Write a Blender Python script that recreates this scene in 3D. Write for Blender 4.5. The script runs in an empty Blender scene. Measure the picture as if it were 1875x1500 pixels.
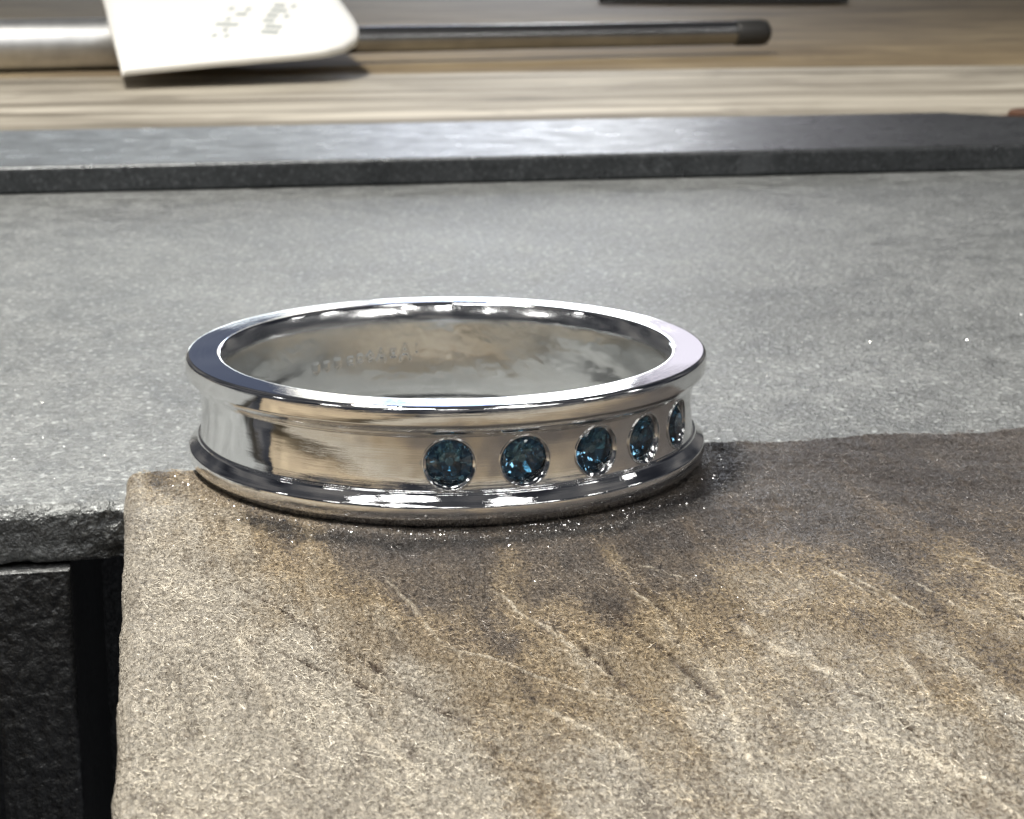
import bpy, bmesh, math, random
from mathutils import Vector, Matrix, noise
import numpy as np
R = math.radians
# ------------------------------------------------------------------ scene: 1 Blender unit = 1 cm, numbers below in mm (times U)
U = 0.1
S = bpy.context.scene
C = S.collection
S.unit_settings.scale_length = 0.01
YAW = R(10.5)                       # the bench block stands turned 10.5 degrees to the view

# ------------------------------------------------------------------ camera
cam = bpy.data.cameras.new('camera')
cam.sensor_width = 36.0
cam.lens = 67.2
cam.clip_start = 0.1
cam.clip_end = 1000
cam.dof.use_dof = True
cam.dof.focus_distance = 61.5*U
cam.dof.aperture_fstop = 3.1
cam.dof.aperture_blades = 0
co = bpy.data.objects.new('camera', cam)
co.location = (2.641*U, -75.84*U, 20.908*U)
co.rotation_euler = (R(90)-0.247, 0, 0)
C.objects.link(co)
S.camera = co

# ------------------------------------------------------------------ dim room light and lamps, some added for highlights and reflections
W = bpy.data.worlds.new('World')
S.world = W
W.use_nodes = True
bg = W.node_tree.nodes['Background']
bg.inputs[1].default_value = 1.0
_tc = W.node_tree.nodes.new('ShaderNodeTexCoord')
_ns = W.node_tree.nodes.new('ShaderNodeTexNoise')
_ns.inputs['Scale'].default_value = 3.2
_ns.inputs['Detail'].default_value = 3.0
_rp = W.node_tree.nodes.new('ShaderNodeValToRGB')     # mottled noise for the dim workshop, put in for ring reflections
_rp.color_ramp.elements[0].position = 0.36
_rp.color_ramp.elements[0].color = (0.010, 0.011, 0.014, 1)
_rp.color_ramp.elements[1].position = 0.70
_rp.color_ramp.elements[1].color = (0.125, 0.118, 0.112, 1)
_e = _rp.color_ramp.elements.new(0.52); _e.color = (0.040, 0.041, 0.045, 1)
W.node_tree.links.new(_tc.outputs['Generated'], _ns.inputs['Vector'])
W.node_tree.links.new(_ns.outputs['Fac'], _rp.inputs['Fac'])
W.node_tree.links.new(_rp.outputs['Color'], bg.inputs[0])

def lamp(name, loc, target, size, power, color=(1, 1, 1), shape='DISK', size_y=None):
    l = bpy.data.lights.new(name, 'AREA')
    l.shape = shape
    l.size = size
    if size_y: l.size_y = size_y
    l.energy = power
    l.color = color
    o = bpy.data.objects.new(name, l)
    o.location = loc
    d = Vector(target)-Vector(loc)
    o.rotation_euler = d.to_track_quat('-Z', 'Y').to_euler()
    C.objects.link(o)
    return o

lamp('bench_lamp', (-10, 2.5, 36), (1, 1, 0), 5.0, 16500, (1.0, 0.95, 0.86))
def spot_bulb(az, el, dist, size, power, color=(1, 0.98, 0.95), size_y=None):
    a, e = R(az), R(el)
    p = (math.sin(a)*math.cos(e)*dist, -math.cos(a)*math.cos(e)*dist, math.sin(e)*dist)
    return lamp('highlight_lamp', p, (0, 0, 0.2), size, power, color, 'RECTANGLE' if size_y else 'DISK', size_y)
spot_bulb(43, 37, 40, 13.0, 850, size_y=5.0)
spot_bulb(54, 68, 40, 7.0, 600, size_y=4.0)
spot_bulb(-27, 66, 40, 10.0, 1500, size_y=6.0)
spot_bulb(-23, 38, 40, 4.0, 300, size_y=3.0)
spot_bulb(-62, 64, 40, 6.0, 420, size_y=3.0)
spot_bulb(-55, 36, 40, 5.0, 300, size_y=2.5)
spot_bulb(-86, 38, 40, 3.0, 200)
spot_bulb(4, 46, 40, 5.0, 260, size_y=4.0)  # this lamp and those below are added for glints in the stones
spot_bulb(26, 44, 40, 2.5, 150)
spot_bulb(78, 40, 40, 4.0, 260)
spot_bulb(104, 36, 40, 3.0, 160)
def reflection_panel(x0, x1, z0, z1, power, color):  # unseen panels of light, placed for reflections on the rim and bar
    return lamp('reflection_panel', ((x0+x1)/2, 150, (z0+z1)/2), ((x0+x1)/2*0.2, 0, 3), x1-x0, power, color, 'RECTANGLE', z1-z0)
reflection_panel(0.5, 10.0, 31.5, 50, 3600, (0.95, 0.97, 1.0))
reflection_panel(-11, -0.5, 33, 50, 1100, (0.45, 0.60, 1.0))
reflection_panel(-18, -12, 29, 50, 700, (1.0, 0.97, 0.88))
reflection_panel(10.8, 30, 22, 38, 560, (0.93, 0.88, 1.0))  # added for a dim lilac reflection at the rim's right end
reflection_panel(-12, 15, 9, 26, 4600, (0.93, 0.96, 1.0))
reflection_panel(-33, -18.5, 26, 46, 75, (0.55, 0.66, 1.0))  # added to lift the dark left side of the rim
reflection_panel(-46, -13, 9, 25, 2900, (0.90, 0.97, 1.0))

S.view_settings.view_transform = 'Standard'
S.view_settings.look = 'None'
S.view_settings.gamma = 1.0
S.view_settings.exposure = 0.75
S.cycles.use_denoising = True
S.cycles.max_bounces = 14
S.cycles.transmission_bounces = 14
S.cycles.glossy_bounces = 8
S.cycles.caustics_reflective = True
S.cycles.sample_clamp_indirect = 4.0

# ------------------------------------------------------------------ node helpers
class Mat:
    def __init__(s, name):
        s.m = bpy.data.materials.new(name)
        s.m.use_nodes = True
        s.t = s.m.node_tree
        s.n = s.t.nodes
        s.b = s.n['Principled BSDF']
        s.out = s.n['Material Output']
    def add(s, kind, **kw):
        n = s.n.new(kind)
        for k, v in kw.items(): setattr(n, k, v)
        return n
    def link(s, a, b): s.t.links.new(a, b)
    def put(s, node, key, v):
        if isinstance(v, (int, float, tuple)): node.inputs[key].default_value = v
        else: s.link(v, node.inputs[key])
    def set(s, **kw):
        for k, v in kw.items(): s.put(s.b, k.replace('_', ' '), v)
    def coord(s, which='Object', scale=(1, 1, 1), rot=(0, 0, 0), loc=(0, 0, 0)):
        tc = s.add('ShaderNodeTexCoord')
        mp = s.add('ShaderNodeMapping')
        mp.inputs['Scale'].default_value = scale
        mp.inputs['Rotation'].default_value = rot
        mp.inputs['Location'].default_value = loc
        s.link(tc.outputs[which], mp.inputs['Vector'])
        return mp.outputs['Vector']
    def noise(s, vec, scale, detail=4, rough=0.55, dist=0.0):
        n = s.add('ShaderNodeTexNoise')
        n.inputs['Scale'].default_value = scale
        n.inputs['Detail'].default_value = detail
        n.inputs['Roughness'].default_value = rough
        n.inputs['Distortion'].default_value = dist
        s.link(vec, n.inputs['Vector'])
        return n.outputs['Fac']
    def voro(s, vec, scale, feature='F1', out='Distance'):
        n = s.add('ShaderNodeTexVoronoi')
        n.feature = feature
        n.inputs['Scale'].default_value = scale
        s.link(vec, n.inputs['Vector'])
        return n.outputs[out]
    def ramp(s, fac, *stops):
        r = s.add('ShaderNodeValToRGB')
        e = r.color_ramp.elements
        for i, (p, c) in enumerate(stops):
            if i >= 2: e.new(p)
            e[i].position = p
            if isinstance(c, (int, float)): c = (c, c, c)
            e[i].color = (*c, 1)
        s.link(fac, r.inputs['Fac'])
        return r.outputs['Color']
    def mix(s, fac, a, b, mode='MIX'):
        m = s.add('ShaderNodeMix', data_type='RGBA', blend_type=mode)
        s.put(m, 0, fac)
        for i, v in ((6, a), (7, b)):
            if isinstance(v, tuple): m.inputs[i].default_value = (*v, 1)
            elif isinstance(v, (int, float)): m.inputs[i].default_value = (v, v, v, 1)
            else: s.link(v, m.inputs[i])
        return m.outputs[2]
    def math(s, op, a, b=0.0, c=None, clamp=False):
        m = s.add('ShaderNodeMath', operation=op)
        m.use_clamp = clamp
        s.put(m, 0, a); s.put(m, 1, b)
        if c is not None: s.put(m, 2, c)
        return m.outputs[0]
    def bump(s, h, strength, dist, prev=None):
        b = s.add('ShaderNodeBump')
        b.inputs['Strength'].default_value = strength
        b.inputs['Distance'].default_value = dist
        s.link(h, b.inputs['Height'])
        if prev is not None: s.link(prev, b.inputs['Normal'])
        return b.outputs['Normal']

# ---- materials
def mat_silver():
    m = Mat('polished_white_metal')
    uv = m.coord('UV')
    sep = m.add('ShaderNodeMapping'); sep.inputs['Scale'].default_value = (0.5, 16, 1); m.link(uv, sep.inputs[0])
    streak = m.noise(sep.outputs[0], 6, 5, 0.6)
    sep2 = m.add('ShaderNodeMapping'); sep2.inputs['Scale'].default_value = (1, 1.6, 1); m.link(uv, sep2.inputs[0])
    wave = m.noise(sep2.outputs[0], 0.9, 2, 0.5)
    n = m.bump(streak, 0.05, 0.010)
    n = m.bump(wave, 0.25, 0.05, n)
    m.set(Base_Color=(0.87, 0.875, 0.88, 1), Metallic=1.0, Normal=n)
    m.set(Roughness=m.ramp(streak, (0.45, 0.02), (0.75, 0.08)))
    return m.m
def mat_channel():
    m = Mat('scratched_groove_metal')
    uv = m.coord('UV')
    sep = m.add('ShaderNodeMapping'); sep.inputs['Scale'].default_value = (0.7, 14, 1); m.link(uv, sep.inputs[0])
    streak = m.noise(sep.outputs[0], 7, 5, 0.65)
    wave = m.noise(uv, 2.2, 3, 0.5)
    n = m.bump(streak, 0.045, 0.010)
    n = m.bump(wave, 0.24, 0.05, n)
    m.set(Base_Color=(0.86, 0.87, 0.88, 1), Metallic=1.0, Normal=n)
    m.set(Roughness=m.ramp(streak, (0.45, 0.02), (0.75, 0.08)))
    return m.m
def mat_inner():
    m = Mat('worn_inner_metal')
    uv = m.coord('UV')
    a = m.noise(uv, 1.3, 5, 0.6, 0.5)
    b = m.noise(uv, 9, 3, 0.6)
    n = m.bump(a, 0.14, 0.05)
    n = m.bump(b, 0.10, 0.008, n)
    m.set(Base_Color=(0.85, 0.86, 0.86, 1), Metallic=1.0, Normal=n)
    m.set(Roughness=m.ramp(a, (0.3, 0.08), (0.7, 0.26)))
    return m.m
def mat_gem():
    m = Mat('teal_blue_stone')
    m.set(Base_Color=(0.45, 0.75, 0.88, 1), Roughness=0.0, IOR=1.77)
    m.b.inputs['Transmission Weight'].default_value = 1.0
    va = m.add('ShaderNodeVolumeAbsorption')
    va.inputs['Color'].default_value = (0.17, 0.34, 0.46, 1)
    va.inputs['Density'].default_value = 10.5
    m.link(va.outputs[0], m.out.inputs['Volume'])
    return m.m
def pin_wood(name, fibre):
    m = Mat(name)
    P = m.coord('Object')
    low = m.noise(P, 0.9, 4, 0.6, 0.6)
    mid = m.noise(P, 3.5, 5, 0.6)
    G = m.coord('Object', scale=(3.6, 0.55, 2), rot=(0, 0, R(12)))
    grain = m.noise(G, 1.0, 5, 0.6, 0.35)
    G2 = m.coord('Object', scale=(16, 2.4, 3), rot=(0, 0, R(20)))
    scr = m.noise(G2, 1.0, 4, 0.6, 0.3)
    F = m.coord('Object', scale=(1, 0.62, 1))
    fine = m.noise(F, 92, 3, 0.6, 0.4)
    thr = m.noise(F, 52, 3, 0.6, 0.9)
    ridge = m.math('SUBTRACT', 1.0, m.math('MULTIPLY', m.math('ABSOLUTE', m.math('SUBTRACT', thr, 0.5)), 7.0), clamp=True)
    sep = m.add('ShaderNodeSeparateXYZ'); m.link(P, sep.inputs[0])
    # dirt rubbed into the wood round the place where rings are worked, fading out to bare pale wood
    left = m.math('MULTIPLY', m.math('MAXIMUM', m.math('SUBTRACT', -0.30, sep.outputs['X']), 0.0), 2.6)
    t = m.math('ADD', m.math('MULTIPLY', sep.outputs['Y'], -1.0), left)
    t = m.math('ADD', t, m.math('MULTIPLY', m.math('SUBTRACT', grain, 0.5), 3.6))
    t = m.math('ADD', t, m.math('MULTIPLY', m.math('SUBTRACT', mid, 0.5), 1.6))
    t = m.math('ADD', t, m.math('MULTIPLY', m.math('SUBTRACT', fine, 0.5), 1.5))
    # wood painted paler inside the ring, to brighten its inner wall
    ci = m.add('ShaderNodeCombineXYZ'); m.link(sep.outputs['X'], ci.inputs[0]); m.link(sep.outputs['Y'], ci.inputs[1])
    li = m.add('ShaderNodeVectorMath', operation='LENGTH'); m.link(ci.outputs[0], li.inputs[0])
    t = m.math('ADD', t, m.ramp(li.outputs['Value'], (0.82, 2.6), (0.98, 0.0)))
    t = m.math('DIVIDE', t, 4.0)
    col = m.ramp(t, (0.27, (0.074, 0.066, 0.065)), (0.43, (0.160, 0.132, 0.106)), (0.56, (0.37, 0.295, 0.19)), (0.68, (0.46, 0.405, 0.315)), (0.82, (0.60, 0.57, 0.50)))
    col = m.mix(m.ramp(low, (0.35, 0.45), (0.6, 0.0)), col, m.mix(0.5, col, (0.30, 0.28, 0.26)))
    # black rub mark left by the turning ring
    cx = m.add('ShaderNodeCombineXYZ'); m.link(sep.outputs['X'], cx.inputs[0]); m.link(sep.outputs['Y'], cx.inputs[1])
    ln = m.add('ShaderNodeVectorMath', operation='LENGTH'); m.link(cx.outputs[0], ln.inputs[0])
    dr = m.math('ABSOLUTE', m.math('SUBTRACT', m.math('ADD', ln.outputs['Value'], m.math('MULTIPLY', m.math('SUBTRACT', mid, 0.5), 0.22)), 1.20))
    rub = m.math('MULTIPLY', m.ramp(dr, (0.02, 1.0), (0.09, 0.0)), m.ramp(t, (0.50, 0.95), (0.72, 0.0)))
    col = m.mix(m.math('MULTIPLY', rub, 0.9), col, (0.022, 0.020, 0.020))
    r0 = m.math('ABSOLUTE', m.math('SUBTRACT', ln.outputs['Value'], 1.06))  # pale band painted beside the ring, so its lower bevel mirrors brighter
    col = m.mix(m.ramp(r0, (0.02, 0.35), (0.06, 0.0)), col, (0.36, 0.32, 0.27))
    if fibre:
        col = m.mix(1.0, col, (1.52, 1.49, 1.43), 'MULTIPLY')
        m.set(Base_Color=col, Roughness=0.26)
        m.b.inputs['Specular IOR Level'].default_value = 0.9
        return m.m
    col = m.mix(1.0, col, (0.72, 0.70, 0.68), 'MULTIPLY')
    at = m.add('ShaderNodeAttribute'); at.attribute_name = 'scratch'
    col = m.mix(m.math('MAXIMUM', at.outputs['Fac'], 0.0), col, (0.72, 0.66, 0.55))
    col = m.mix(m.math('MAXIMUM', m.math('MULTIPLY', at.outputs['Fac'], -1.0), 0.0), col, (0.07, 0.05, 0.035))
    col = m.mix(m.ramp(scr, (0.30, 0.6), (0.46, 0.0)), col, (0.10, 0.075, 0.052))
    col = m.mix(m.ramp(fine, (0.36, 0.8), (0.54, 0.0)), col, m.mix(1.0, col, (0.30, 0.27, 0.24), 'MULTIPLY'))
    col = m.mix(m.math('MULTIPLY', ridge, 0.7), col, m.mix(1.0, col, (1.5, 1.47, 1.42), 'MULTIPLY'))
    h = m.math('ADD', m.math('MULTIPLY', ridge, 0.55), m.math('MULTIPLY', fine, 0.9))
    n = m.bump(mid, 0.35, 0.06)
    n = m.bump(grain, 0.5, 0.10, n)
    n = m.bump(scr, 0.4, 0.03, n)
    n = m.bump(h, 1.0, 0.018, n)
    m.set(Base_Color=col, Normal=n, Roughness=m.ramp(fine, (0.3, 0.30), (0.7, 0.5)))
    m.b.inputs['Specular IOR Level'].default_value = 0.8
    return m.m
def mat_iron(name, c0, c1, rough, mot=1.6, bmp=0.7, metal=0.75):
    m = Mat(name)
    P = m.coord('Object')
    low = m.noise(P, 0.45, 4, 0.55, 0.3)
    mid = m.noise(P, mot*3, 6, 0.65)
    fine = m.noise(P, 55, 3, 0.65)
    f = m.math('ADD', m.math('MULTIPLY', low, 0.4), m.math('MULTIPLY', mid, 0.6))
    col = m.ramp(f, (0.35, c0), (0.65, c1))
    spots = m.voro(P, 7.0)
    grit = m.noise(P, 22, 4, 0.65, 0.3)
    col = m.mix(m.ramp(grit, (0.30, 0.55), (0.62, 0.0)), col, tuple(x*0.45 for x in c0))
    col = m.mix(m.ramp(fine, (0.36, 0.5), (0.6, 0.0)), col, tuple(x*0.4 for x in c0))
    sp = m.noise(P, 30, 2, 0.5)
    col = m.mix(m.ramp(sp, (0.60, 0.0), (0.70, 0.55)), col, tuple(min(1, x*1.7) for x in c1))
    sc = m.noise(m.coord('Object', scale=(0.7, 30, 1), rot=(0, 0, R(28))), 1.0, 3, 0.6, 0.1)
    col = m.mix(m.ramp(sc, (0.66, 0.0), (0.74, 0.35)), col, tuple(min(1, x*1.5) for x in c1))
    n = m.bump(mid, 0.14, 0.04)
    n = m.bump(grit, bmp, 0.035, n)
    n = m.bump(fine, bmp, 0.02, n)
    m.set(Base_Color=col, Metallic=metal, Normal=n)
    m.set(Roughness=m.ramp(mid, (0.3, rough-0.09), (0.7, rough+0.09)))
    return m.m
def mat_bench(name, dark, pale, sy, sx=0.05):
    m = Mat(name)
    P = m.coord('Object', scale=(sx, sy, 0.3))
    g = m.noise(P, 1.0, 6, 0.65, 0.35)
    P2 = m.coord('Object', scale=(0.35, 0.9, 0.5))
    b = m.noise(P2, 0.6, 4, 0.6, 0.4)
    Pf = m.coord('Object', scale=(0.12, sy*4.5, 0.3))
    gf = m.noise(Pf, 1.0, 3, 0.6, 0.2)
    g = m.math('ADD', m.math('MULTIPLY', g, 0.72), m.math('MULTIPLY', gf, 0.28))
    col = m.ramp(g, (0.41, dark), (0.5, tuple((a*0.4+c*0.6) for a, c in zip(dark, pale))), (0.57, pale))
    col = m.mix(m.ramp(b, (0.36, 0.55), (0.58, 0.0)), col, dark)
    kn = m.noise(m.coord('Object', scale=(0.5, 1.3, 0.5)), 1.0, 5, 0.65, 0.8)
    col = m.mix(m.ramp(kn, (0.30, 0.7), (0.45, 0.0)), col, tuple(x*0.7 for x in dark))
    n = m.bump(g, 0.5, 0.06)
    m.set(Base_Color=col, Normal=n, Roughness=0.62)
    m.b.inputs['Specular IOR Level'].default_value = 0.35
    return m.m
def mat_plain(name, col, rough, metal=0.0, noise_amt=0.12, scale=3.0):
    m = Mat(name)
    P = m.coord('Object')
    a = m.noise(P, scale, 5, 0.6)
    c = m.mix(m.ramp(a, (0.3, 0.0), (0.7, 1.0)), tuple(x*(1-noise_amt) for x in col), tuple(min(1, x*(1+noise_amt)) for x in col))
    m.set(Base_Color=c, Metallic=metal, Roughness=rough, Normal=m.bump(a, 0.1, 0.02))
    return m.m

M_SILVER, M_INNER, M_GEM, M_CHANNEL = mat_silver(), mat_inner(), mat_gem(), mat_channel()
M_CUT = mat_plain('bright_cut_metal', (0.92, 0.92, 0.91), 0.10, 1.0, 0.03, 20)
M_PIN, M_FUZZ = pin_wood('worn_bench_pin_wood', False), pin_wood('raised_wood_fibre', True)
M_PLATE = mat_iron('grey_cast_iron', (0.215, 0.226, 0.23), (0.44, 0.46, 0.465), 0.47)
M_BAR = mat_iron('ground_dark_steel', (0.075, 0.08, 0.085), (0.15, 0.158, 0.168), 0.32, 1.0, 0.25)
M_BLOCK = mat_iron('dark_cast_iron', (0.13, 0.135, 0.14), (0.26, 0.27, 0.275), 0.42, 1.6, 0.42)
M_FRONT_BOARD = mat_bench('pale_weathered_board', (0.13, 0.11, 0.08), (0.50, 0.465, 0.395), 1.1)
M_BACK_BOARD = mat_bench('tan_worn_board', (0.16, 0.122, 0.076), (0.31, 0.245, 0.15), 0.22, 0.16)
M_LEFT_BOARD = mat_bench('mirrored_tan_board', (0.17, 0.13, 0.085), (0.36, 0.295, 0.20), 1.6, 0.3)
M_ROD = mat_plain('burnished_steel', (0.36, 0.36, 0.36), 0.24, 1.0)
M_HANDLE = mat_plain('satin_steel', (0.62, 0.63, 0.64), 0.42, 1.0)
M_TIP = mat_plain('blackened_steel', (0.03, 0.03, 0.03), 0.4)
M_PAPER = mat_plain('white_label_card', (0.90, 0.90, 0.88), 0.6, 0.0, 0.03, 1.0)
M_PRINT = mat_plain('faded_grey_print', (0.42, 0.46, 0.46), 0.7)
M_FILING = mat_plain('bright_metal_speck', (0.85, 0.85, 0.84), 0.12, 1.0)
M_RUST = mat_plain('rusty_brown_metal', (0.10, 0.05, 0.032), 0.6, 0.2, 0.5, 4)

# ------------------------------------------------------------------ object helpers
def mesh_obj(name, verts, faces, mat, parent=None, smooth=True, uv=None):
    me = bpy.data.meshes.new(name)
    me.from_pydata(verts, [], faces)
    for mm in (mat if isinstance(mat, (list, tuple)) else [mat]): me.materials.append(mm)
    if smooth: me.polygons.foreach_set('use_smooth', [True]*len(me.polygons))
    me.update()
    o = bpy.data.objects.new(name, me)
    C.objects.link(o)
    if parent: o.parent = parent
    return o
def empty(name, loc=(0, 0, 0), rz=0.0):
    o = bpy.data.objects.new(name, None)
    o.empty_display_size = 0.2
    o.location = loc
    o.rotation_euler = (0, 0, rz)
    C.objects.link(o)
    return o
def tag(o, label=None, cat=None, group=None, kind=None):
    for k, v in (('label', label), ('category', cat), ('group', group), ('kind', kind)):
        if v: o[k] = v
def fbm(x, y, z=0.0, oct=4):
    return noise.fractal(Vector((x, y, z)), 0.7, 2.1, oct)

# ------------------------------------------------------------------ wooden bench behind (setting), and a board added out of view
def board(name, u0, u1, v0, v1, ztop, thick, mat, seed, edge=1.0):
    nu = 90; nv = 8
    prof = [(v0, ztop-thick), (v0, ztop-edge), (v0+edge*0.3, ztop-edge*0.3), (v0+edge, ztop)]
    prof += [(v0+edge+(v1-v0-2*edge)*k/nv, ztop) for k in range(1, nv+1)]
    prof += [(v1-edge*0.3, ztop-edge*0.3), (v1, ztop-edge), (v1, ztop-thick)]
    vs, fs = [], []
    for i in range(nu+1):
        u = u0+(u1-u0)*i/nu
        for (v, z) in prof:
            w = 0.5*fbm(u*0.03, v*0.02, seed)
            vs.append((u*U, (v+w)*U, (z+0.12*fbm(u*0.02, v*0.05, seed+5))*U))
    k = len(prof)
    for i in range(nu):
        for j in range(k-1):
            fs.append((i*k+j, (i+1)*k+j, (i+1)*k+j+1, i*k+j+1))
        fs.append((i*k+k-1, (i+1)*k+k-1, (i+1)*k, i*k))
    fs.append(tuple(range(k))); fs.append(tuple(nu*k+j for j in range(k))[::-1])
    o = mesh_obj(name, vs, fs, mat)
    o.rotation_euler = (0, 0, YAW)
    tag(o, kind='structure')
    return o
board('wood_board', -260, 420, 126.5, 224, -1.0, 24, M_FRONT_BOARD, 1.3)
board('wood_board', -80, -21.5, -60, -4.5, -1.5, 30, M_LEFT_BOARD, 6.0)  # unseen board, added only to give the ring a tan reflection
o = board('wood_board', -420, 900, 225.2, 900, -1.6, 24, M_BACK_BOARD, 4.1)

# ------------------------------------------------------------------ anvil plate under and behind the ring
def plate():
    root = empty('anvil_plate', (0, 0, 0), YAW)
    tag(root, 'flat grey cast iron bench plate behind the wooden pin, with chipped front edge', 'anvil plate')
    T, B = -1.25, -3.6
    u0, u1, v0, v1 = -75.0, 130.0, -0.75, 120.0
    r = 0.55
    prof = [(v1, B), (v0+0.2, B), (v0+0.04, B+0.08), (v0, B+0.25)]
    prof += [(v0, B+0.25+(T-r-B-0.25)*k/8) for k in range(1, 9)]
    for k in range(1, 8):
        a = R(90*k/7)
        prof.append((v0+r-r*math.cos(a), T-r+r*math.sin(a)))
    vv = v0+r
    step = 0.12
    while vv < v1:
        vv += step; step = min(step*1.25, 8)
        prof.append((min(vv, v1), T))
    us = []
    u = u0
    while u < u1:
        us.append(u)
        u += 0.09 if -24 < u < -11 else 3.0
    us.append(u1)
    vs, fs = [], []
    for u in us:
        for (v, z) in prof:
            near = max(0.0, 1-abs(v-v0-0.2)/1.2)
            ch = max(0.0, fbm(u*0.55, z*1.1, 9.0, 4)-0.05)*0.45*near
            small = 0.032*fbm(u*3.5, v*3.5+z*3, 3.0, 3)*min(1, near*2)
            zz = z-(ch*0.6+abs(small)*0.4 if z > B+0.5 else 0)
            vs.append((u*U, (v+ch+small)*U, (zz+0.05*fbm(u*0.05, v*0.05, 2.0, 2))*U))
    k = len(prof)
    for i in range(len(us)-1):
        for j in range(k-1):
            fs.append((i*k+j, (i+1)*k+j, (i+1)*k+j+1, i*k+j+1))
        fs.append((i*k+k-1, (i+1)*k+k-1, (i+1)*k, i*k))
    fs.append(tuple(range(k))); fs.append(tuple((len(us)-1)*k+j for j in range(k))[::-1])
    mesh_obj('plate_slab', vs, fs, M_PLATE, root)
    # upright web below the plate, left of the dark slot
    a0, a1, b0, b1, z0, z1 = -18.45, -15.35, -1.35, 30.0, -40.0, -3.72
    nx, nz = 40, 300
    vs, fs = [], []
    loop = []
    rr = 0.22
    for (cx, cy, s0) in ((a0+rr, b0+rr, 180), (a1-rr, b0+rr, 270)):
        for q in range(5):
            t = R(s0+90*q/4)
            loop.append((cx+rr*math.cos(t), cy+rr*math.sin(t)))
        if s0 == 180:
            for q in range(1, nx): loop.append((a0+rr+(a1-a0-2*rr)*q/nx, b0))
    loop += [(a1, b1), (a0, b1)]
    k = len(loop)
    levels = [z1-(z1-z0)*(i/nz)**1.4 for i in range(nz+1)]
    for i, z in enumerate(levels):
        ins = 0.18 if i == 0 else (0.05 if i == 1 else 0)
        for (x, y) in loop:
            w = 0.07*fbm(x*1.8, z*1.8, 7.0, 4) if y < b0+0.5 else 0
            vs.append((x*U, (y+w+ins)*U, z*U))
    for i in range(nz):
        for j in range(k):
            fs.append((i*k+j, (i+1)*k+j, (i+1)*k+(j+1) % k, i*k+(j+1) % k))
    fs.append(tuple(range(k))); fs.append(tuple(nz*k+j for j in range(k))[::-1])
    mesh_obj('support_web', vs, fs, M_BLOCK, root)
    # inner back wall of the slot, deep under the plate
    vs = [(x*U, y*U, z*U) for x in (-75, 110) for y in (30.0, 34.0) for z in (-60, -3.6)]
    fs = [(0, 1, 3, 2), (4, 6, 7, 5), (0, 4, 5, 1), (2, 3, 7, 6), (0, 2, 6, 4), (1, 5, 7, 3)]
    mesh_obj('back_web', vs, fs, M_BLOCK, root, smooth=False)
    return root
plate()

# ------------------------------------------------------------------ steel bar lying at the back of the plate
def bar():
    z0, z1 = -1.22, 1.15
    out = [(-90.0, 92.3), (95.0, 93.6), (95.0, 106.0), (74.0, 125.4), (-90.0, 123.2)]
    bm = bmesh.new()
    lo = [bm.verts.new((u*U, v*U, z0*U)) for u, v in out]
    hi = [bm.verts.new((u*U, v*U, z1*U)) for u, v in out]
    bm.faces.new(lo[::-1]); bm.faces.new(hi)
    for i in range(5):
        j = (i+1) % 5
        bm.faces.new((lo[i], lo[j], hi[j], hi[i]))
    bmesh.ops.bevel(bm, geom=list(bm.edges), offset=0.42*U, segments=3, profile=0.6, affect='EDGES')
    bmesh.ops.recalc_face_normals(bm, faces=bm.faces)
    me = bpy.data.meshes.new('steel_bar')
    bm.to_mesh(me); bm.free()
    me.materials.append(M_BAR)
    o = bpy.data.objects.new('steel_bar', me)
    C.objects.link(o)
    o.rotation_euler = (0, 0, YAW)
    tag(o, 'long flat dark steel bar lying across the back of the grey plate', 'steel bar')
bar()

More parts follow.
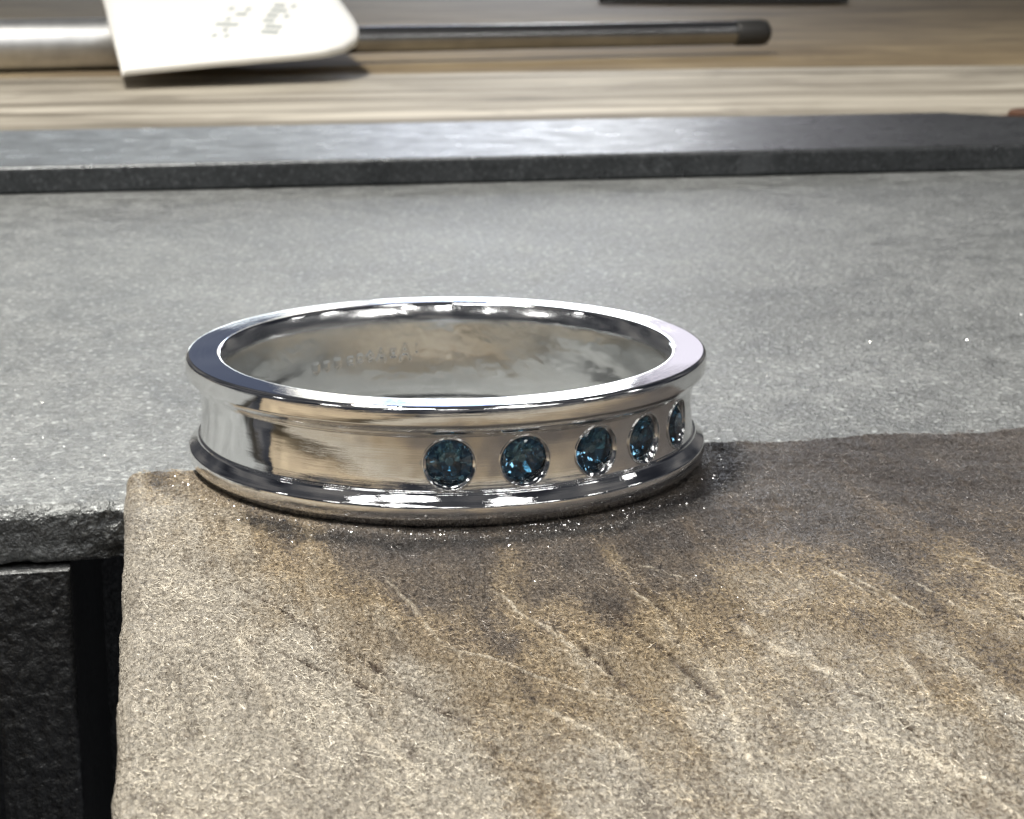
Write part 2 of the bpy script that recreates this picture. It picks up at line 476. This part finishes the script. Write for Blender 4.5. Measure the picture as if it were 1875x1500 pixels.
# ------------------------------------------------------------------ wooden bench pin
PU0, PU1, PV0, PV1 = -13.0, 46.0, -52.0, -0.35
STROKES = [(2.06, -18.13, 3.64, -27.52, 0.217, -0.16), (4.07, -23.84, 3.07, -32.73, 0.136, 0.14), (3.07, -32.73, 3.03, -34.57, 0.155, 0.14), (-7.75, -24.21, -5.11, -30.89, 0.186, 0.12), (-1.58, -26.56, 0.42, -30.92, 0.186, 0.1), (5.67, -29.42, 9.2, -34.49, 0.248, 0.1), (5.67, -21.34, 7.48, -27.04, 0.279, 0.1), (-6.51, -20.98, -3.61, -27.7, 0.31, -0.12), (0.44, -22.27, 1.4, -27.11, 0.217, -0.14), (3.49, -16.76, 4.19, -23.42, 0.248, -0.12), (9.97, -24.03, 8.18, -33.02, 0.186, 0.08), (-9.52, -19.01, -8.54, -26.79, 0.31, 0.08), (-4.63, -30.94, -3.24, -36.13, 0.082, 0.1), (10.61, -17.7, 11.83, -21.85, 0.093, 0.1), (10.05, -16.46, 11.24, -20.88, 0.101, 0.1), (10.61, -29.13, 11.53, -33.9, 0.1, -0.1), (14.94, -16.03, 16.66, -20.97, 0.081, 0.1), (-6.2, -23.53, -6.11, -27.06, 0.125, -0.1), (11.69, -32.86, 12.4, -37.55, 0.111, 0.1), (0.18, -21.02, 0.21, -26.61, 0.063, 0.1), (-3.99, -17.05, -5.99, -19.9, 0.092, -0.1), (1.72, -26.14, 5.27, -34.4, 0.066, 0.1), (13.67, -20.3, 15.42, -25.67, 0.097, -0.1), (4.08, -14.91, 5.64, -18.16, 0.055, 0.1), (-3.51, -21.36, 1.24, -28.01, 0.073, 0.1), (-9.84, -19.05, -5.08, -25.94, 0.126, -0.1), (7.23, -26.46, 7.96, -31.34, 0.102, -0.1), (7.36, -31.44, 9.57, -37.78, 0.122, 0.1), (-7.32, -25.37, -5.63, -33.98, 0.054, 0.1), (-1.14, -16.91, 0.98, -25.64, 0.096, 0.1), (15.51, -24.52, 16.71, -28.6, 0.063, -0.1), (15.21, -20.87, 16.7, -26.97, 0.097, 0.1), (15.94, -30.55, 17.44, -36.54, 0.129, 0.1), (-5.55, -24.22, -5.78, -30.17, 0.068, 0.1), (-4.29, -15.21, -3.11, -23.11, 0.07, 0.1), (3.19, -17.55, 4.34, -22.94, 0.071, 0.1), (-9.62, -14.44, -6.79, -20.17, 0.122, -0.1), (12.51, -18.65, 13.14, -21.83, 0.081, 0.1)]
def stroke(u, v):
    """file strokes and scratches: + raised pale burr, - dark groove"""
    z = 0.0
    for (a0, b0, a1, b1, w, hh) in STROKES:
        du, dv = a1-a0, b1-b0
        L2 = du*du+dv*dv
        t = ((u-a0)*du+(v-b0)*dv)/L2
        if -0.05 < t < 1.05:
            d = ((u-a0)*dv-(v-b0)*du)/math.sqrt(L2)
            if abs(d) > w*4: continue
            w *= 0.62
            d += 0.22*fbm(t*4, a0, b0, 2)
            z += (1 if hh > 0 else -1)*math.exp(-(d/w)**2)*min(1, max(0, (t+0.05)*5))*min(1, max(0, (1.05-t)*5))*max(0.15, 0.7+0.8*fbm(t*7, a1, 1.0, 2))
    return max(-1.0, min(1.0, z))
def pin_height(u, v):
    z = 0.22*fbm(u*0.09, v*0.09, 1.0, 3)*min(1.0, max(0.0, (math.hypot(u, v)-9)/6))
    # shallow file strokes fanning out over the front of the pin
    a = math.atan2(v-6, u-2)
    rad = math.hypot(v-6, u-2)
    z += 0.10*fbm(a*9.0, rad*0.05, 4.0, 3)*min(1, max(0, (rad-12)/8))
    z += 0.045*fbm(u*0.9, v*0.9, 2.0, 4)
    z += 0.030*fbm(u*4.5, v*3.5, 6.0, 3)
    z += 0.07*stroke(u, v)
    if u < 14 or v > -12:
        z = z if math.hypot(u, v) > 9.2 else min(z, -0.01)
    ring = abs(math.hypot(u*math.cos(YAW)-v*math.sin(YAW), u*math.sin(YAW)+v*math.cos(YAW))-9.7)
    if ring < 0.9: z = min(z, -0.012)
    return z
def edge_drop(d, r):
    if d >= r: return 0.0
    return r-math.sqrt(max(0.0, r*r-(r-d)**2))
def bench_pin():
    root = empty('bench_pin', (0, 0, 0), YAW)
    tag(root, 'worn brown wooden bench pin block the ring sits on, stained grey near its back edge', 'bench pin')
    us = [PU0, PU0+0.004, PU0+0.03, PU0+0.08]
    u = PU0+0.15
    while u < PU1:
        us.append(u); u += 0.085 if u < 24 else 0.13
    us.append(PU1)
    vs_ = [PV1, PV1-0.004, PV1-0.03, PV1-0.08]
    v = PV1-0.15
    while v > PV0:
        vs_.append(v); v -= 0.085 if v > -36 else 0.7
    vs_.append(PV0)
    nu, nv = len(us), len(vs_)
    verts, faces, scr = [], [], []
    for u in us:
        for v in vs_:
            scr.append(1.0*stroke(u, v) if v > -40 else 0.0)
            dl = u-PU0; db = PV1-v
            rl = 0.55+0.25*fbm(v*0.25, 1.0, 3.0, 2)
            rb = 0.40+0.55*max(0.0, fbm(u*0.2, 5.0, 3.0, 3))
            cu, cv = u, v
            # rounded corner at the back left, slightly wavy outline
            wob = 0.10*fbm(v*0.35, 0.0, 8.0, 3)+0.03*fbm(v*2.0, 0.0, 8.5, 2)
            wob2 = 0.22*fbm(u*0.30, 9.0, 8.0, 4)
            cu += wob*max(0, 1-dl/2.0)
            cv += wob2*max(0, 1-db/2.0)
            rc = 1.1
            if dl < rc and db < rc:
                px, py = rc-dl, rc-db
                m_ = max(px, py)
                l = math.hypot(px, py)
                if l > 1e-9:
                    cu += px-px*m_/l; cv -= py-py*m_/l
            z = pin_height(u, v)-edge_drop(dl, rl)-edge_drop(db, rb)
            verts.append((cu*U, cv*U, z*U))
    for i in range(nu-1):
        for j in range(nv-1):
            a = i*nv+j
            faces.append((a, a+1, a+nv+1, a+nv))
    # skirt down to the underside
    border = [i*nv for i in range(nu)]+[(nu-1)*nv+j for j in range(1, nv)]+[i*nv+nv-1 for i in range(nu-2, -1, -1)]+[j for j in range(nv-2, 0, -1)]
    base = len(verts)
    for q in border:
        x, y, z = verts[q]
        verts.append((x, y, -11.0*U))
    nb = len(border)
    for q in range(nb):
        q2 = (q+1) % nb
        faces.append((border[q], border[q2], base+q2, base+q))
    faces.append(tuple(base+q for q in range(nb)))
    pb = mesh_obj('pin_block', verts, faces, M_PIN, root)
    at = pb.data.attributes.new('scratch', 'FLOAT', 'POINT')
    at.data.foreach_set('value', scr+[0.0]*(len(verts)-len(scr)))
    # short raised fibres standing off the rubbed wood
    rnd = random.Random(5)
    verts, faces = [], []
    def fibre(u, v, L, w, curl):
        z = pin_height(u, v)
        a = rnd.uniform(0, 2*math.pi) if rnd.random() < 0.45 else R(-70)+rnd.gauss(0, 0.5)+(math.pi if rnd.random() < 0.5 else 0)
        el = rnd.uniform(-0.05, 0.5)
        p = Vector((u, v, z-0.01))
        d = Vector((math.cos(a)*math.cos(el), math.sin(a)*math.cos(el), math.sin(el)))
        b = len(verts)
        n = 3
        for s in range(n+1):
            side = d.cross(Vector((0, 0, 1))).normalized()
            upv = side.cross(d).normalized()
            ww = w*(1-0.7*s/n)
            for (cx, cy) in ((1, -0.5), (-1, -0.5), (0, 1)):
                q = p+side*cx*ww+upv*cy*ww
                verts.append((q.x*U, q.y*U, q.z*U))
            p = p+d*L/n
            d = (d+Vector((rnd.uniform(-1, 1), rnd.uniform(-1, 1), rnd.uniform(-0.9, 0.4)))*curl).normalized()
        for s in range(n):
            for t in range(3):
                t2 = (t+1) % 3
                faces.append((b+s*3+t, b+s*3+t2, b+s*3+3+t2, b+s*3+3+t))
    cnt = 0
    while cnt < 66000:
        v = -0.6-34*rnd.random()**1.25
        u = rnd.uniform(PU0+0.5, 29)
        wx = u*math.cos(YAW)-v*math.sin(YAW); wy = u*math.sin(YAW)+v*math.cos(YAW)
        if math.hypot(wx, wy) < 10.75: continue
        nap = 0.5+0.75*fbm(u*0.35, v*0.22, 12.0, 3)+0.35*fbm(u*1.6, v*1.1, 15.0, 2)     # rubbed bare in places, tufted in others
        if rnd.random() > nap:
            cnt += 0.36
            continue
        fibre(u, v, min(0.5, 0.13*math.exp(rnd.gauss(0, 0.45))), rnd.uniform(0.006, 0.018), 0.34)
        cnt += 1
    f = mesh_obj('raised_fibres', verts, faces, M_FUZZ, root)
    f['kind'] = 'stuff'
bench_pin()

# ------------------------------------------------------------------ the ring
STONES = [2.3, 18.3, 35.4, 50.2, 65.4]     # degrees round the band from the front
ZS = 2.27
def spline(pts, step):
    out = []
    n = len(pts)
    for i in range(n-1):
        p0 = pts[max(i-1, 0)]; p1 = pts[i]; p2 = pts[i+1]; p3 = pts[min(i+2, n-1)]
        L = math.hypot(p2[0]-p1[0], p2[1]-p1[1])
        k = max(1, int(L/step))
        for s in range(k):
            t = s/k
            q = []
            for a in (0, 1):
                m1 = (p2[a]-p0[a])/2; m2 = (p3[a]-p1[a])/2
                q.append((2*t**3-3*t*t+1)*p1[a]+(t**3-2*t*t+t)*m1+(-2*t**3+3*t*t)*p2[a]+(t**3-t*t)*m2)
            out.append(tuple(q))
    out.append(pts[-1])
    return out
CORNERS = [  # (r, z, corner radius)
    (9.09, 4.44, 0.05), (9.17, 4.50, 0.06), (9.75, 4.503, 0.3), (10.37, 4.498, 0.05), (10.475, 4.405, 0.06), (10.50, 4.10, 0.2), (10.495, 3.80, 0.05), (10.30, 3.555, 0.1), (10.135, 3.40, 0.04), (10.12, 3.335, 0.02),
    (10.02, 3.30, 0.03), (9.955, 2.90, 0.2), (9.93, 2.27, 0.3), (9.955, 1.66, 0.2), (10.01, 1.27, 0.03), (10.10, 1.235, 0.02), (10.125, 1.16, 0.03), (10.30, 0.965, 0.1), (10.485, 0.80, 0.05), (10.505, 0.55, 0.1), (10.485, 0.34, 0.05), (10.27, 0.03, 0.06), (10.1, 0.0, 0.05), (9.3, 0.0, 0.08), (9.08, 0.10, 0.05)]
def rounded(cs):
    out = [cs[0][:2]]
    for a, b, c in zip(cs, cs[1:], cs[2:]):
        va = Vector((a[0]-b[0], a[1]-b[1])); vc = Vector((c[0]-b[0], c[1]-b[1])); p = Vector(b[:2])
        r1 = min(b[2], va.length*0.45); r2 = min(b[2], vc.length*0.45)
        p0 = p+va.normalized()*r1; p2 = p+vc.normalized()*r2
        for k in range(5):
            t = k/4
            q = p0*(1-t)**2+p*2*t*(1-t)+p2*t*t
            out.append((q.x, q.y))
    out.append(cs[-1][:2])
    fine = []
    for a, b in zip(out, out[1:]):
        L = math.hypot(b[0]-a[0], b[1]-a[1])
        k = max(1, math.ceil(L/(0.036 if a[1] < 3.5 and a[1] > 0.9 and a[0] > 9.9 else 0.12)))
        for q in range(k): fine.append((a[0]+(b[0]-a[0])*q/k, a[1]+(b[1]-a[1])*q/k))
    fine.append(out[-1])
    return fine
OUTER = rounded(CORNERS)
INNER = [(9.08, 0.10), (8.95, 0.25), (8.86, 0.5), (8.81, 1.0), (8.79, 2.2), (8.795, 3.1), (8.81, 3.65), (8.84, 3.88), (8.90, 4.06), (8.975, 4.22), (9.045, 4.35), (9.10, 4.43)]
def outer_r(z):
    for (a, b) in zip(OUTER, OUTER[1:]):
        if a[0] > 9.9 and b[1] <= z <= a[1] and a[1]-b[1] > 1e-6:
            return a[0]+(b[0]-a[0])*(a[1]-z)/(a[1]-b[1])
    return 10.0
def seat(ang, r, z):
    """sink the band inside each stone seat: a bright-cut bevel, then a pocket"""
    for s in STONES:
        da = (ang-R(s)+math.pi) % (2*math.pi)-math.pi
        if abs(da) > 0.14: continue
        x = 9.95*math.sin(da); y = z-ZS
        d = math.hypot(x, y)
        if d < 0.97:
            if d > 0.83: return min(r, 9.99)-(0.97-d)/0.14*0.11
            return 9.25 if d < 0.73 else 9.25+(9.86-9.25)*(d-0.73)/0.10
    return r
GLYPHS = [  # strokes of the worn stamps inside the band (centre degrees, unit boxes)
    (-43.0, 'shield', 1.0), (-39.5, 'shield', 0.9), (-35.6, 'shield', 1.0), (-31.2, 'box', .8), (-28.2, 'oval', .8), (-25.0, 'lozenge', 1), (-21.6, 'A', 1), (-18.0, 'box', .8), (-14.4, 'A', 1.1), (-11.0, 'tick', .8)]
def stamp(deg, z):
    best = 0.0
    for (c, k, s) in GLYPHS:
        x = (deg-c)*R(1)*8.95/ (0.21*s); y = (z-2.2-(c+27)*0.012)/(0.26*s)
        if abs(x) > 1.3 or abs(y) > 1.3: continue
        if k == 'shield': f = 1 if (abs(x) < 0.85 and y < 0.8 and y > -1+abs(x)*0.8) else 0
        elif k == 'box': f = 1 if (max(abs(x), abs(y)) < 0.85 and not (max(abs(x), abs(y)) < 0.45 and y > -0.1)) else 0
        elif k == 'oval': f = 1 if 0.45 < math.hypot(x, y) < 0.95 else 0
        elif k == 'lozenge': f = 1 if abs(x)+abs(y) < 1.0 and abs(x)+abs(y) > 0.3 else 0
        elif k == 'A': f = 1 if abs(abs(x)-0.42*(1-y)) < 0.22 or (abs(y+0.3) < 0.15 and abs(x) < 0.5) else 0
        else: f = 1 if abs(x) < 0.3 and y > -0.4 else 0
        best = max(best, f)
    return best
def ring():
    root = empty('finger_ring')
    tag(root, 'polished grooved silver band ring with five round teal stones, lying on the pin', 'ring')
    po = OUTER
    pi_ = []
    z = 0.10
    pin_dense = spline(INNER, 0.055)
    prof = po[:-1]+pin_dense[:-1]
    no = len(po)-1
    angs = []
    a = -180.0
    while a < 180:
        angs.append(a)
        dense = any(abs(a-s) < 6.4 for s in STONES)
        back = (a > 180-48 or a < -180+0) and False
        st = 0.19 if dense else 0.9
        if 134 < a < 172: st = 0.25       # stamped stretch of the inner wall (mirror side handled below)
        if -172 < a < -134: st = 0.25
        a += st
    n, k = len(angs), len(prof)
    verts, uvs, faces, mats = [], [], [], []
    arc = [0.0]
    for i in range(1, k+1):
        p, q = prof[i-1], prof[i % k]
        arc.append(arc[-1]+math.hypot(q[0]-p[0], q[1]-p[1]))
    for ad in angs:
        ar = R(ad)
        back = ((ad+180)+180) % 360-180      # 0 at the far side of the band, + towards +x after the sign flip below
        for j, (r, z) in enumerate(prof):
            rr = r
            if j < no:
                if 0.9 < z < 3.6 and r > 9.9: rr = seat(ar, r, z)
            else:
                f = stamp(back * -1 * -1 if False else -back, z)
                rr = r+0.022*f+0.012*fbm(ad*0.08, z*0.8, 3.0, 3)
            verts.append((rr*math.sin(ar)*U, -rr*math.cos(ar)*U, z*U))
    for i in range(n):
        i2 = (i+1) % n
        for j in range(k):
            j2 = (j+1) % k
            faces.append((i*k+j, i2*k+j, i2*k+j2, i*k+j2))
            mats.append(1 if no+2 <= j < k-1 else (2 if j < no and prof[j][0] < 10.13 and 1.0 < prof[j][1] < 3.42 else 0))
            a0 = R(angs[i]); a1 = R(angs[i2] if i2 else 180.0)
            uvs += [(a0*1.0, arc[j]*U), (a1*1.0, arc[j]*U), (a1*1.0, arc[j+1]*U), (a0*1.0, arc[j+1]*U)]
    me = bpy.data.meshes.new('band')
    me.from_pydata(verts, [], faces)
    me.materials.append(M_SILVER); me.materials.append(M_INNER); me.materials.append(M_CHANNEL)
    me.polygons.foreach_set('use_smooth', [True]*len(faces))
    me.polygons.foreach_set('material_index', mats)
    ul = me.uv_layers.new(name='UVMap')
    ul.data.foreach_set('uv', [c for q in uvs for c in q])
    me.update()
    o = bpy.data.objects.new('band', me)
    C.objects.link(o); o.parent = root
    # raised bright line round each seat
    def rim(s):
        vs, fs = [], []
        N, K = 72, 6
        for i in range(N):
            t = 2*math.pi*i/N
            for q in range(K):
                p = 2*math.pi*q/K
                d = 0.965+0.034*math.cos(p)
                x = d*math.cos(t); z = ZS+d*math.sin(t)
                r = min(outer_r(ZS+0.965*math.sin(t)), 10.03)+0.016+0.034*math.sin(p)+0.006*math.sin(5*t+s)
                a = R(s)+x/9.95
                vs.append((r*math.sin(a)*U, -r*math.cos(a)*U, z*U))
        for i in range(N):
            for q in range(K):
                fs.append((i*K+q, ((i+1) % N)*K+q, ((i+1) % N)*K+(q+1) % K, i*K+(q+1) % K))
        return mesh_obj('setting_rim', vs, fs, M_CUT, root)
    for s in STONES: rim(s)
    # brilliant-cut stones: table, star, bezel, upper girdle, girdle, lower girdle, pavilion mains
    gd = 0.83
    def cut():
        ring_ = lambda r, y, n, off: [Vector((r*math.cos(2*math.pi*(i+off)/n), r*math.sin(2*math.pi*(i+off)/n), y)) for i in range(n)]
        pts = ring_(gd*0.57, 0.20, 8, 0)+ring_(gd*0.80, 0.115, 8, 0.5)+ring_(gd, 0.02, 16, 0)+ring_(gd, -0.02, 16, 0)+ring_(gd*0.42, -0.42, 8, 0.5)+[Vector((0, 0, -0.66))]
        bm = bmesh.new()
        for p in pts: bm.verts.new(p)
        bmesh.ops.convex_hull(bm, input=bm.verts)
        bmesh.ops.dissolve_limit(bm, angle_limit=R(0.5), verts=bm.verts, edges=bm.edges)
        bmesh.ops.recalc_face_normals(bm, faces=bm.faces)
        for v in bm.verts: v.co *= U
        me = bpy.data.meshes.new('gemstone'); bm.to_mesh(me); bm.free()
        me.materials.append(M_GEM)
        return me
    gm = cut()
    for k_, s in enumerate(STONES):
        g = bpy.data.objects.new('gemstone', gm)
        C.objects.link(g); g.parent = root
        a = R(s)
        out = Vector((math.sin(a), -math.cos(a), 0)); tan = Vector((math.cos(a), math.sin(a), 0)); up = Vector((0, 0, 1))
        tw = R((22.5, 24.5, 17.0, 26.0, 20.0)[k_])
        t1 = tan*math.cos(tw)+up*math.sin(tw); t2 = -tan*math.sin(tw)+up*math.cos(tw)
        mt = Matrix((t1, t2, out)).transposed()
        if mt.determinant() < 0: mt = Matrix((t2, t1, out)).transposed()
        mm = mt.to_4x4()
        mm.translation = (out*9.80+up*ZS)*U
        g.matrix_local = mm
    return root
ring()

# ------------------------------------------------------------------ tool and label lying on the bench behind
def lathe(prof, n=40):
    vs, fs = [], []
    for (x, r) in prof:
        for i in range(n):
            t = 2*math.pi*i/n
            vs.append((x*U, r*math.cos(t)*U, r*math.sin(t)*U))
    for i in range(len(prof)-1):
        for j in range(n):
            j2 = (j+1) % n
            fs.append((i*n+j, (i+1)*n+j, (i+1)*n+j2, i*n+j2))
    fs.append(tuple(range(n))); fs.append(tuple((len(prof)-1)*n+j for j in range(n))[::-1])
    return vs, fs
def tool():
    a = Vector((-80.4, 234, 2.5)); b = Vector((49.6, 281, 2.3))
    root = empty('burnisher', a*U)
    d = (b-a)
    root.rotation_euler = d.to_track_quat('X', 'Z').to_euler()
    L = d.length
    tag(root, 'steel hand tool with thick round handle and thin rod lying under the white label', 'hand tool')
    vs, fs = lathe([(-60, 4.1), (-20, 4.2), (20, 4.2), (34, 4.0), (40, 3.4), (43, 2.5)])
    mesh_obj('handle', vs, fs, M_HANDLE, root)
    vs, fs = lathe([(42.8, 2.3), (60, 2.25), (L*0.6, 2.2), (L-7.2, 2.15), (L-7, 2.15)])
    mesh_obj('rod', vs, fs, M_ROD, root)
    vs, fs = lathe([(L-6.9, 2.16), (L-6.5, 2.35), (L-2, 2.4), (L-0.6, 2.2), (L, 1.5)])
    mesh_obj('rod_tip', vs, fs, M_TIP, root)
tool()
def print_marks(root, zt):
    """two faint smudged patches of grey print, far too worn to read"""
    rnd = random.Random(8)
    vs, fs = [], []
    for (cx, cy) in ((-44.5, 226), (-37.5, 229)):
        for r in range(6):
            for c in range(4):
                if rnd.random() < 0.35: continue
                x = cx+(c-1.5)*0.95; y = cy+(r-2.5)*5.0-(c-1.5)*0.3
                b = len(vs)
                for (dx, dy) in ((0, 0), (0.85, 0), (0.85, 3.4), (0, 3.4)):
                    px, py = x+dx, y+dy
                    vs.append((px*U, py*U, (zt(px, py)+0.05)*U))
                fs.append((b, b+1, b+2, b+3))
    mesh_obj('grey_print', vs, fs, M_PRINT, root)['kind'] = 'stuff'
def label_card():
    root = empty('paper_label', (2.64*U, 0, 0.75*U))
    tag(root, 'white paper label with faint grey print propped on the steel tool', 'label')
    out = [(-54, 192), (-46, 195.2), (-38, 198.8), (-31, 202.6), (-27, 205.8), (-24.6, 210), (-23.4, 216), (-23.6, 223), (-25.0, 232), (-29.0, 252), (-34, 278), (-55, 278), (-75, 278), (-68.4, 252), (-61, 221)]
    zt = lambda x, y: 1.5+(y-192)*0.115+0.35*math.sin((x+54)*0.105)
    th = 1.3
    n = len(out)
    # fine sheet: rows between the left and right outline
    L_ = [(-54, 192), (-61, 221), (-68.4, 252), (-75, 278)]
    R_ = [(-54, 192), (-46, 195.2), (-38, 198.8), (-31, 202.6), (-27, 205.8), (-24.6, 210), (-23.4, 216), (-23.6, 223), (-25.0, 232), (-29.0, 252), (-34, 278)]
    def at(pl, y):
        for (a, b) in zip(pl, pl[1:]):
            if a[1] <= y <= b[1]: return a[0]+(b[0]-a[0])*(y-a[1])/(b[1]-a[1])
        return pl[-1][0]
    ys = [192+86*(k/60)**1.5 for k in range(61)]
    nx = 16
    vs, fs = [], []
    for lay in (0, 1):
        for y in ys:
            x0, x1 = at(L_, y), at(R_, y)
            for i in range(nx+1):
                x = x0+(x1-x0)*i/nx
                vs.append((x*U, y*U, (zt(x, y)-(th if lay else 0))*U))
    m_ = len(ys); K = (nx+1)*m_
    for j in range(m_-1):
        for i in range(nx):
            a = j*(nx+1)+i
            fs.append((a, a+1, a+nx+2, a+nx+1)); fs.append((K+a, K+a+nx+1, K+a+nx+2, K+a+1))
    bd = [i for i in range(nx+1)]+[j*(nx+1)+nx for j in range(1, m_)]+[(m_-1)*(nx+1)+i for i in range(nx-1, -1, -1)]+[j*(nx+1) for j in range(m_-2, 0, -1)]
    for q in range(len(bd)):
        a, b = bd[q], bd[(q+1) % len(bd)]
        fs.append((a, K+a, K+b, b))
    mesh_obj('card', vs, fs, M_PAPER, root)
    print_marks(root, zt)
label_card()

# ------------------------------------------------------------------ small things at the edge of the picture
def hex_bolt():
    root = empty('hex_bolt', (63.0*U, 147.5*U, -0.95*U), 0.4)
    tag(root, 'small rusty brown hexagonal bolt head beside the clipped corner of the steel bar', 'bolt')
    vs, fs = lathe([(0, 2.6), (0.2, 2.8), (1.1, 2.8), (1.4, 2.4)], 6)
    o = mesh_obj('bolt_head', vs, fs, M_RUST, root, smooth=False); o.rotation_euler = (0, -R(90), 0)
    vs, fs = lathe([(-0.2, 4.4), (0.3, 4.4), (0.45, 4.2)], 32)
    o = mesh_obj('washer', vs, fs, M_RUST, root); o.rotation_euler = (0, -R(90), 0)
hex_bolt()
def shadow_slab():  # dark slab standing in for the shadow of a tool
    root = empty('shadow_slab', (104*U, 512*U, -1.2*U), R(3))
    tag(root, 'dark flat slab added in place of a tool shadow, far back at the top edge', 'shadow slab')
    bm = bmesh.new()
    pts = [(0, 0), (-55, 0.5), (-75, 3), (-75, 9), (-55, 13), (0, 14)]
    lo = [bm.verts.new((x*U, y*U, 0)) for x, y in pts]; hi = [bm.verts.new((x*U, y*U, 3.2*U)) for x, y in pts]
    bm.faces.new(lo); bm.faces.new(hi[::-1])
    for i in range(6):
        j = (i+1) % 6
        bm.faces.new((lo[j], lo[i], hi[i], hi[j]))
    bmesh.ops.bevel(bm, geom=list(bm.edges), offset=0.5*U, segments=2, profile=0.6, affect='EDGES')
    bmesh.ops.recalc_face_normals(bm, faces=bm.faces)
    me = bpy.data.meshes.new('shadow_slab_body'); bm.to_mesh(me); bm.free(); me.materials.append(M_TIP)
    o = bpy.data.objects.new('shadow_slab_body', me); C.objects.link(o); o.parent = root
shadow_slab()

# ------------------------------------------------------------------ loose bright metal dust
def filings(name, label, pts, parent=None):
    rnd = random.Random(11)
    vs, fs = [], []
    for (x, y, z, s) in pts:
        b = len(vs)
        ax = Vector((rnd.gauss(0, 1), rnd.gauss(0, 1), rnd.gauss(0, 1))).normalized()
        m = Matrix.Rotation(rnd.uniform(0, 6.28), 3, ax)
        for c in ((1, 0, -0.5), (-0.5, 0.8, -0.5), (-0.5, -0.8, -0.5), (0, 0, 0.6)):
            q = m @ (Vector(c)*s)
            vs.append(((x+q.x)*U, (y+q.y)*U, (z+s*0.4+q.z)*U))
        fs += [(b, b+2, b+1), (b, b+1, b+3), (b+1, b+2, b+3), (b+2, b, b+3)]
    o = mesh_obj(name, vs, fs, M_FILING, None, smooth=False)
    tag(o, kind='stuff', label=label)
    return o
rnd = random.Random(3)
pts = []
for _ in range(4500):
    v = 0.2+30*rnd.random()**1.3; u = rnd.uniform(-26-v*0.25, 34+v*0.5)
    x = u*math.cos(YAW)-v*math.sin(YAW); y = u*math.sin(YAW)+v*math.cos(YAW)
    pts.append((x, y, -1.25, rnd.uniform(0.012, 0.034)*(1+v*0.010)))
for _ in range(900):
    v = -0.6-33*rnd.random(); u = rnd.uniform(-12.6, 27)
    x = u*math.cos(YAW)-v*math.sin(YAW); y = u*math.sin(YAW)+v*math.cos(YAW)
    if math.hypot(x, y) < 10.8: continue
    pts.append((x, y, pin_height(u, v), rnd.uniform(0.008, 0.026)))
for _ in range(3600):
    a = R(rnd.gauss(8, 36)); r = 10.55+abs(rnd.gauss(0, 0.9))
    x = r*math.sin(a); y = -r*math.cos(a)
    u = x*math.cos(YAW)+y*math.sin(YAW); v = -x*math.sin(YAW)+y*math.cos(YAW)
    if v > -0.8: continue
    pts.append((x, y, pin_height(u, v), 0.011*math.exp(abs(rnd.gauss(0, 0.55)))))
filings('metal_filings', 'bright metal filings scattered over the plate and the wooden pin', pts)
